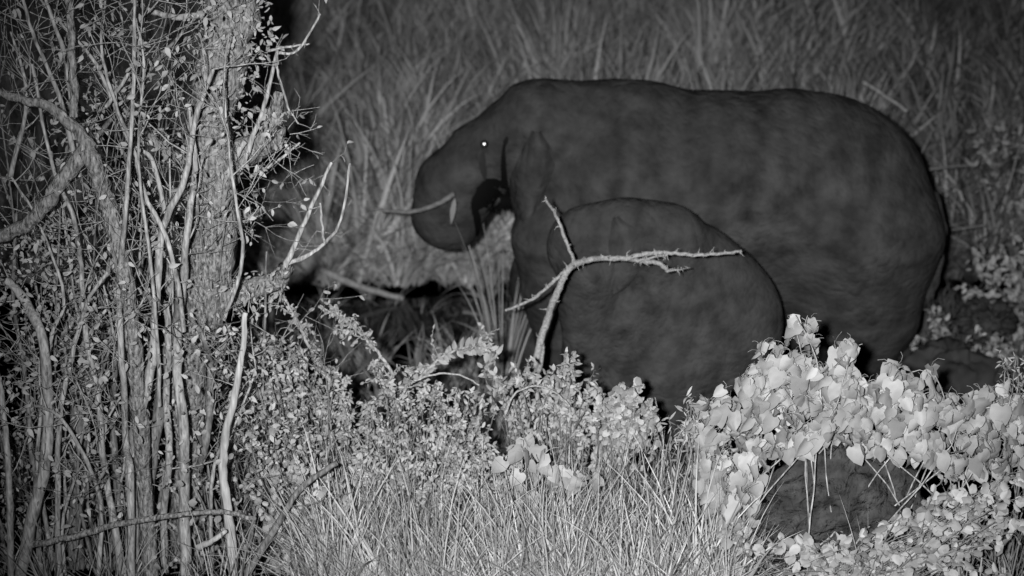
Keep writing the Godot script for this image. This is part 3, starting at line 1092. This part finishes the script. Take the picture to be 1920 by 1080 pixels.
func make_scrub() -> void:
	# leafy arching branches against the dark water
	for a in [["feathery shrub branch arching up beside the broken limb of the tree", [[640, 735, 600, 690, 565, 620, 530, 555, 512, 540]], 8.6, 640],
			["leafy arching branch rising to a bare tip over the dark water", [[745, 760, 735, 700, 690, 640, 650, 605, 600, 572]], 8.7, 480],
			["branch with pairs of narrow leaves spreading low over the scrub", [[740, 740, 790, 705, 830, 668, 880, 650, 915, 640], [880, 650, 910, 655, 935, 672]], 8.8, 170]]:
		var foot := on_ground(at(a[1][0][0], 760, a[2]).x, -a[2])
		var o := thing("arching_branch", a[0], "branch", foot)
		var b := Buf.new()
		b.o = foot
		var poses := []
		for flat in a[1]:
			var line := smooth_line(pixels(flat, a[2], 0.04), 8, 0.004)
			if flat.size() > 6:
				b.tube(smooth_line(PackedVector3Array([foot, line[0]]), 4), taper(5, 0.014, 0.011), 6)
			b.tube(line, taper(line.size(), 0.012, 0.003), 6, 0.1, rng)
			var narrow: bool = a[3] < 200
			if narrow:
				# leaves in pairs along the branch
				for k in line.size() - 3:
					var dir := (line[k + 1] - line[k]).normalized()
					for side: float in [-1.0, 1.0]:
						if rng.randf() < 0.25:
							continue
						var up := (dir.cross(Vector3(0, 0.2, 1)).normalized() * side + dir * 0.7 + rnd_dir() * 0.35).normalized()
						var s := 0.052 * rng.randf_range(0.6, 1.15)
						poses.append([s, leaf_pose(line[k] + rnd_dir() * 0.008, up, Vector3(0, 0.3, 0.8) + rnd_dir() * 0.6, s)])
				for k in 5:
					var j := rng.randi_range(2, line.size() - 4)
					spray(b, poses, line[j], line[j] + (rnd_dir() + Vector3(0.2, 0.5, 0.2)) * 0.13, 0.02, 9, 0.03, 0.01)
				continue
			for k in 34:
				var f := rng.randf()
				var j := mini(int(f * 0.9 * line.size()), line.size() - 2)
				var dir := (line[j + 1] - line[j]).normalized()
				var e := line[j] + (rnd_dir() + dir * 0.6 + Vector3.DOWN * 0.35) * rng.randf_range(0.03, 0.15) * (1.15 - 0.6 * f)
				spray(b, poses, line[j], e, 0.01, a[3] / 34, 0.023, 0.012)
		part("stem", b.mesh(M.twig), o)
		add_leaves(o, "oval", "small", poses, 300)
	shrub("small_leaved_shrub", "dense feathery shrub below the arching branches", Vector2(600, 800), 8.4, [500, 640, 560, 640, 640, 720, 680, 800, 640, 880, 560, 860, 500, 760], 95, 36, 0.025, "oval", "small", 0.3)
	shrub("small_leaved_shrub", "low dense shrub between the feathery shrub and the dead thorny branch", Vector2(780, 850), 8.5, [640, 760, 700, 720, 800, 715, 880, 720, 920, 800, 900, 860, 780, 880, 680, 900], 115, 36, 0.026, "oval", "small", 0.35)
	shrub("small_leaved_shrub", "pale leafy shrub round the foot of the dead thorny branch", Vector2(1010, 800), 8.6, [930, 700, 980, 690, 1060, 670, 1110, 680, 1120, 760, 1080, 830, 960, 820], 90, 28, 0.034, "oval", "small", 0.3)
	shrub("small_leaved_shrub", "rounded pale shrub hanging over in front of the young elephant's feet", Vector2(1150, 820), 8.3, [1110, 730, 1160, 715, 1205, 730, 1215, 790, 1180, 830, 1110, 810], 55, 24, 0.036, "round", "small", 0.22)
	shrub("small_leaved_shrub", "sprawling fine-leaved shrub above the dry grass", Vector2(760, 960), 8.0, [640, 860, 720, 850, 900, 850, 1000, 850, 960, 900, 760, 930, 650, 950], 100, 32, 0.026, "oval", "small", 0.3)
	shrub("small_leaved_shrub", "loose round-leaved shrub between the thicket and the dry grass", Vector2(560, 960), 7.9, [480, 800, 560, 840, 640, 860, 660, 960, 600, 1080, 480, 1080], 60, 18, 0.03, "round", "dull", 0.3)
	make_heart_bush()
	shrub("low_herb", "low herb with small paired leaves under the leafy bush", Vector2(1560, 1080), 7.4, [1380, 1010, 1440, 1010, 1640, 1000, 1720, 930, 1930, 890, 1930, 1090, 1380, 1090], 95, 12, 0.045, "round", "small", 0.3, 0.03)
	shrub("low_herb", "wiry herb rising at the edge of the leafy bush by the boulder", Vector2(1895, 900), 7.9, [1880, 660, 1915, 630, 1935, 720, 1900, 800], 16, 22, 0.028, "lance", "small", 0.12)
	shrub("low_herb", "wilting herb with thin hanging leaves beside the leafy bush", Vector2(1290, 900), 7.7, [1270, 760, 1300, 755, 1310, 800, 1285, 830], 10, 12, 0.045, "lance", "heart", 0.08)
	# coarse plants on the slope behind the tail
	for a in [["coarse leafy plant on the slope behind the large elephant's tail", Vector2(4.1, -13.2), [1790, 470, 1930, 430, 1930, 640, 1860, 660, 1800, 560], 34, 0.07],
			["coarse low plant between the large elephant's hind leg and the boulders", Vector2(3.1, -12.6), [1690, 590, 1760, 560, 1800, 620, 1760, 680, 1680, 690], 22, 0.05],
			["coarse bushy plant high on the slope behind the fallen stalks", Vector2(4.5, -15.4), [1790, 240, 1930, 200, 1930, 420, 1830, 430], 30, 0.07],
			["leafy herb growing over the small dark boulder", Vector2(3.75, -12.5), [1800, 620, 1880, 600, 1930, 660, 1900, 720, 1810, 700], 20, 0.05]]:
		var foot := on_ground(a[1].x, a[1].y)
		var o := thing("leafy_plant", a[0], "plant", foot)
		var b := Buf.new()
		b.o = foot
		var poses := []
		var far := poly(a[2])
		for k in a[3]:
			var t := pick(far)
			var e := at(t.x, t.y, -a[1].y + rng.randf_range(-0.4, 0.4))
			spray(b, poses, foot.lerp(e, 0.4), e, 0.05, 12, a[4], 0.05)
		part("stems", b.mesh(M.dark_twig), o).set_meta("kind", "stuff")
		add_leaves(o, "oval", "far", poses, 300)

func make_heart_bush() -> void:
	var d := 7.55
	var foot := on_ground(at(1600, 900, d).x, -d - 0.1)
	var o := thing("broad_leaved_bush", "pale bush of hanging heart-shaped leaves arching over the dark mound", "bush", foot)
	var areas := [
		[poly([1290, 785, 1330, 745, 1395, 700, 1430, 668, 1485, 660, 1560, 690, 1640, 715, 1700, 722, 1780, 740, 1860, 730, 1930, 750, 1930, 870, 1790, 890, 1720, 860, 1620, 840, 1540, 835, 1440, 850, 1410, 960, 1330, 940, 1300, 860]), 1000, 0.075],
		[poly([1470, 590, 1520, 590, 1535, 650, 1520, 720, 1490, 720]), 30, 0.085],
		[poly([1420, 640, 1455, 635, 1470, 700, 1420, 710]), 16, 0.065],
		[poly([1560, 640, 1600, 632, 1610, 700, 1560, 720]), 20, 0.085],
		[poly([1650, 685, 1750, 675, 1770, 740, 1640, 740]), 22, 0.1],
		[poly([1840, 720, 1900, 712, 1910, 770, 1850, 780]), 18, 0.095],
		[poly([1300, 860, 1400, 880, 1420, 980, 1380, 1000, 1310, 940]), 46, 0.095],
	]
	var b := Buf.new()
	b.o = foot
	var poses := []
	var centre := at(1620, 860, d + 0.25)
	for a in areas:
		for k in a[1]:
			var q := pick(a[0])
			# a rounded heap: its rim lies further back than its middle
			var rim := clampf(absf(q.x - 1610.0) / 330.0, 0.0, 1.0)
			var p := at(q.x, q.y, d + 0.25 * rim * rim + clampf((800.0 - q.y) / 200.0, -0.6, 1.0) * 0.22 + rng.randf_range(-0.12, 0.3))
			var out := (p - centre).normalized()
			var tip := Vector3.DOWN * 0.95 + out * 0.2 + rnd_dir() * 0.6
			var face := out * 0.6 + Vector3(0, 0.2, 0.55) + rnd_dir() * 0.85
			var s: float = a[2] * rng.randf_range(0.6, 1.25)
			var shows_large := s / p.distance_to(EYE)
			poses.append([shows_large, leaf_pose(p, tip, face, s)])
	for k in 30:
		var a: Array = areas[0] if k < 14 else areas[1 + k % 6]
		var q := pick(a[0])
		var e := at(q.x, q.y, d + rng.randf_range(0.0, 0.35))
		var root := foot + Vector3(rng.randf_range(-0.75, 0.75), 0.0, rng.randf_range(-0.2, 0.2))
		b.tube(smooth_line(PackedVector3Array([root, root.lerp(e, 0.35) + rnd_dir() * 0.08, root.lerp(e, 0.7) + Vector3(rng.randf_range(-0.12, 0.12), 0.1, rng.randf_range(-0.08, 0.05)), e]), 5, 0.004), taper(16, 0.005, 0.0022), 5)
	part("stems", b.mesh(M.twig), o).set_meta("kind", "stuff")
	add_leaves(o, "heart", "heart", poses, 300)
	# the smaller plant of the same kind in the grass
	var d2 := 7.7
	var f2 := on_ground(at(1000, 950, d2).x, -d2)
	var o2 := thing("broad_leaved_plant", "small plant with broad drooping leaves standing in the dry grass", "plant", f2)
	var b2 := Buf.new()
	b2.o = f2
	var p2 := []
	var ar := poly([945, 850, 980, 815, 1040, 815, 1060, 850, 1120, 870, 1110, 930, 1000, 950, 945, 930])
	for k in 42:
		var q := pick(ar)
		var p := at(q.x, q.y, d2 + rng.randf_range(-0.12, 0.15))
		var s := rng.randf_range(0.05, 0.1)
		p2.append([s, leaf_pose(p, Vector3.DOWN * 0.8 + rnd_dir() * 0.6, Vector3(0, 0.4, 0.8) + rnd_dir() * 0.6, s)])
		b2.tube(PackedVector3Array([f2, f2.lerp(p, 0.6) + rnd_dir() * 0.05, p]), PackedFloat32Array([0.004, 0.003, 0.002]), 4)
	part("stems", b2.mesh(M.twig), o2).set_meta("kind", "stuff")
	add_leaves(o2, "heart", "heart", p2, 300)

func make_thorn_branch() -> void:
	var d := 9.7
	var base := at(985, 760, d)
	var foot := on_ground(base.x, -d)
	var o := thing("dead_thorny_branch", "dead thorny branch bent sideways across the young elephant", "branch", foot)
	var lines := [
		[[985, 760, 1000, 690, 1022, 610, 1042, 555, 1062, 510, 1084, 492], 7.4, 6.2],
		[[1080, 494, 1110, 486, 1140, 484, 1175, 485, 1205, 490, 1235, 494, 1252, 508], 6, 4],
		[[1170, 486, 1210, 476, 1250, 474, 1300, 478, 1345, 476, 1390, 471], 4.5, 2.6],
		[[1250, 508, 1270, 506, 1294, 502], 2.2, 1.0],
		[[1078, 494, 1062, 455, 1045, 410, 1024, 375], 3.4, 2.6],
		[[1068, 500, 1035, 530, 1000, 560, 948, 582], 3.6, 2.6],
		[[1195, 490, 1225, 482, 1250, 478], 3.0, 2.0],
		[[1000, 740, 1012, 690, 1018, 650], 5, 4],
	]
	for L in lines:
		var line := smooth_line(pixels(L[0], d, 0.05), 6, 0.003)
		var b := Buf.new()
		b.o = foot
		var r := taper(line.size(), metres(L[1], d), metres(L[2], d))
		b.tube(line, r, 8, 0.16, rng)
		if L[0][1] == 760:
			b.tube(PackedVector3Array([foot, line[0]]), PackedFloat32Array([0.024, metres(L[1], d)]), 8)
		for k in int(line.size() * 0.8):
			var j := rng.randi_range(1, line.size() - 1)
			var out := (rnd_dir() + Vector3(0, 0.3, 0.2)).normalized()
			var p := line[j]
			var l := rng.randf_range(0.01, 0.034)
			b.tube(PackedVector3Array([p, p + out * (r[j] + l * 0.5), p + (out + rnd_dir() * 0.4) * (r[j] + l)]), PackedFloat32Array([r[j] * 0.7, 0.0028, 0.0008]), 4)
		part("branch", b.mesh(M.thorn), o)

func make_litter() -> void:
	# pale fallen stalks lying behind and beside the elephants
	for s in [[[600, 505, 650, 528, 700, 545, 756, 560], 14.9, 7, 5, "long pale fallen stalk slanting down to the dark water"],
			[[664, 497, 720, 500, 772, 506], 15.3, 4, 3, "pale fallen stalk lying level in the bank grass above the water"],
			[[868, 585, 895, 590, 924, 597], 13.8, 4, 3, "short pale stalk lying by the water's near edge"],
			[[1620, 154, 1660, 180, 1700, 208], 15.6, 3, 2.5, "thin stalk slanting above the large elephant's rump"],
			[[1738, 319, 1775, 313, 1816, 311], 14.6, 3, 2, "pale stalk lying level behind the large elephant's rump"],
			[[1785, 431, 1815, 427, 1848, 422], 14.0, 2.6, 2, "pale stalk lying beside the large elephant's tail"]]:
		stem("fallen_stalk", s[4], "stalk", "", s[0], s[1], s[2], s[3], M.stalk if s[1] > 14.8 else M.old_stalk, 0, 0.0, 0.02)
	for s in [[[742, 760, 770, 720, 815, 702, 860, 703, 898, 722], 8.3, 2.4, 1.6, "thin bare twig arching over the low dense shrub"],
			[[950, 770, 968, 735, 1005, 724, 1040, 735, 1068, 762], 8.2, 2.4, 1.6, "thin bare twig arching over the shrub at the dead branch's foot"],
			[[1245, 860, 1242, 810, 1235, 780, 1228, 745], 8.6, 1.8, 1.0, "single wiry upright twig before the young elephant's leg"]]:
		stem("thin_twig", s[4], "twig", "", s[0], s[1], s[2], s[3], M.thorn, 0, 0.0, 0.02)
	# the stick at the mouth of the large elephant, with one leaf
	var d := 11.78
	var line := smooth_line(pixels([850, 364, 825, 380, 790, 393, 760, 398, 725, 395, 700, 390], d), 6, 0.002)
	var o := thing("curved_stick", "pale curved stick held across the large elephant's curled trunk", "stick", line[0])
	var b := Buf.new()
	b.o = line[0]
	var r := taper(line.size(), metres(5.5, d), metres(2.5, d))
	b.tube(line, r, 8, 0.08, rng)
	part("stem", b.mesh(M.old_stalk), o)
	var l := part("leaf", leaf_mesh("lance", M.far0, 3), o)
	l.transform = leaf_pose(at(853, 370, d) - line[0], Vector3(-0.15, -1, 0.1), Vector3(0, 0.1, 1), 0.19)
	rock("boulder", "dark rough mound under the arching broad-leaved bush", at(1575, 960, 7.85), Vector3(0.37, 0.32, 0.22), M.rock, 0.35, 1)
	rock("boulder", "smooth grey boulder behind the broad-leaved bush by the hind legs", at(1775, 735, 12.1), Vector3(0.46, 0.32, 0.4), M.smooth_rock, 0.3, 2)
	rock("boulder", "small dark boulder behind the smooth grey boulder", at(1848, 600, 12.7), Vector3(0.2, 0.13, 0.18), M.rock, 0.5, 3)

func make_chin_grass() -> void:
	var foot := on_ground(at(940, 600, 12.1).x, -12.1)
	var o := thing("grass_clump", "tall drooping grass clump under the large elephant's chin", "grass clump", foot)
	var b := tuft(34, 1.85, 0.016, 0.12, 0.55, 9, 611)
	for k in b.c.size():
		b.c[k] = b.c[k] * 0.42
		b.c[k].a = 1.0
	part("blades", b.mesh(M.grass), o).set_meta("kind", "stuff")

func make_lamp() -> void:
	# the infrared flood lamp whose light fills the scene, on a pole beside the viewpoint
	var where := Vector3(-0.24, 5.62, 0.25)
	var aim := (at(1180, 520, 12.0) - where).normalized()
	var foot := on_ground(where.x, where.z + 0.12)
	var o := thing("flood_lamp", "infrared flood lamp on a steel pole beside the viewpoint", "lamp", foot)
	var b := Buf.new()
	b.o = foot
	b.tube(PackedVector3Array([foot, where + Vector3(0, -0.16, 0.12)]), PackedFloat32Array([0.03, 0.03]), 12)
	part("pole", b.mesh(M.steel), o)
	var hb := Buf.new()
	hb.o = foot
	hb.tube(PackedVector3Array([where - aim * 0.16, where - aim * 0.14, where - aim * 0.05, where - aim * 0.02]), PackedFloat32Array([0.03, 0.07, 0.09, 0.095]), 20)
	part("housing", hb.mesh(M.steel), o)
	var glow := StandardMaterial3D.new()
	glow.albedo_color = grey(0.6)
	glow.emission_enabled = true
	glow.emission = Color(1, 1, 1)
	glow.emission_energy_multiplier = 2.0
	var lens := CylinderMesh.new()
	lens.top_radius = 0.085
	lens.bottom_radius = 0.085
	lens.height = 0.012
	lens.material = glow
	var l := part("lamp_lens", lens, o, where - aim * 0.005 - foot)
	l.basis = Basis(Quaternion(Vector3.UP, aim))
	var s := SpotLight3D.new()
	s.name = "lamp_beam"
	o.add_child(s)
	s.position = where + aim * 0.03 - foot
	s.basis = Basis.looking_at(aim, Vector3.UP)
	s.light_energy = 120.0
	s.light_size = 0.05
	s.spot_angle = 22.0
	s.spot_angle_attenuation = 1.0
	s.spot_range = 80.0
	s.spot_attenuation = 2.0
	s.shadow_enabled = true

# ------------------------------------------------------------------ scene
func _ready() -> void:
	rng.seed = 20240611
	noise.seed = 4
	noise.frequency = 0.03
	var cam := Camera3D.new()
	cam.name = "camera"
	add_child(cam)
	cam.position = EYE
	cam.rotation_degrees = Vector3(-PITCH, 0, 0)
	cam.fov = rad_to_deg(2.0 * atan(TAN_HALF * 0.5625))
	cam.far = 800.0
	cam.current = true
	var lens := CameraAttributesPhysical.new()
	lens.frustum_focal_length = 80.0
	lens.frustum_focus_distance = 8.4
	lens.exposure_aperture = 2.2
	cam.attributes = lens
	cam.fov = rad_to_deg(2.0 * atan(TAN_HALF * 0.5625))
	var env := Environment.new()
	env.background_mode = Environment.BG_SKY
	var sky := Sky.new()
	var night := ProceduralSkyMaterial.new()
	night.sky_top_color = Color(0.05, 0.05, 0.05)
	night.sky_horizon_color = Color(0.08, 0.08, 0.08)
	night.ground_bottom_color = Color(0.02, 0.02, 0.02)
	night.ground_horizon_color = Color(0.06, 0.06, 0.06)
	sky.sky_material = night
	env.sky = sky
	env.background_energy_multiplier = 0.25
	env.tonemap_mode = Environment.TONE_MAPPER_LINEAR
	env.tonemap_exposure = 1.0
	env.sdfgi_enabled = true
	env.ssao_enabled = true
	env.ssil_enabled = true
	var we := WorldEnvironment.new()
	we.name = "environment"
	we.environment = env
	add_child(we)
	var moon := DirectionalLight3D.new()
	moon.name = "moonlight"
	add_child(moon)
	moon.rotation_degrees = Vector3(-55, 20, 0)
	moon.light_energy = 0.002
	moon.light_angular_distance = 0.5
	moon.shadow_enabled = true
	make_materials()
	make_lamp()
	make_ground()
	make_elephant()
	print("adult ", Time.get_ticks_msec())
	make_young_elephant()
	print("young ", Time.get_ticks_msec())
	make_tree()
	make_thicket()
	make_thorn_branch()
	make_scrub()
	make_litter()
	make_chin_grass()
	print("plants ", Time.get_ticks_msec())
	make_grass()
	print("grass ", Time.get_ticks_msec())
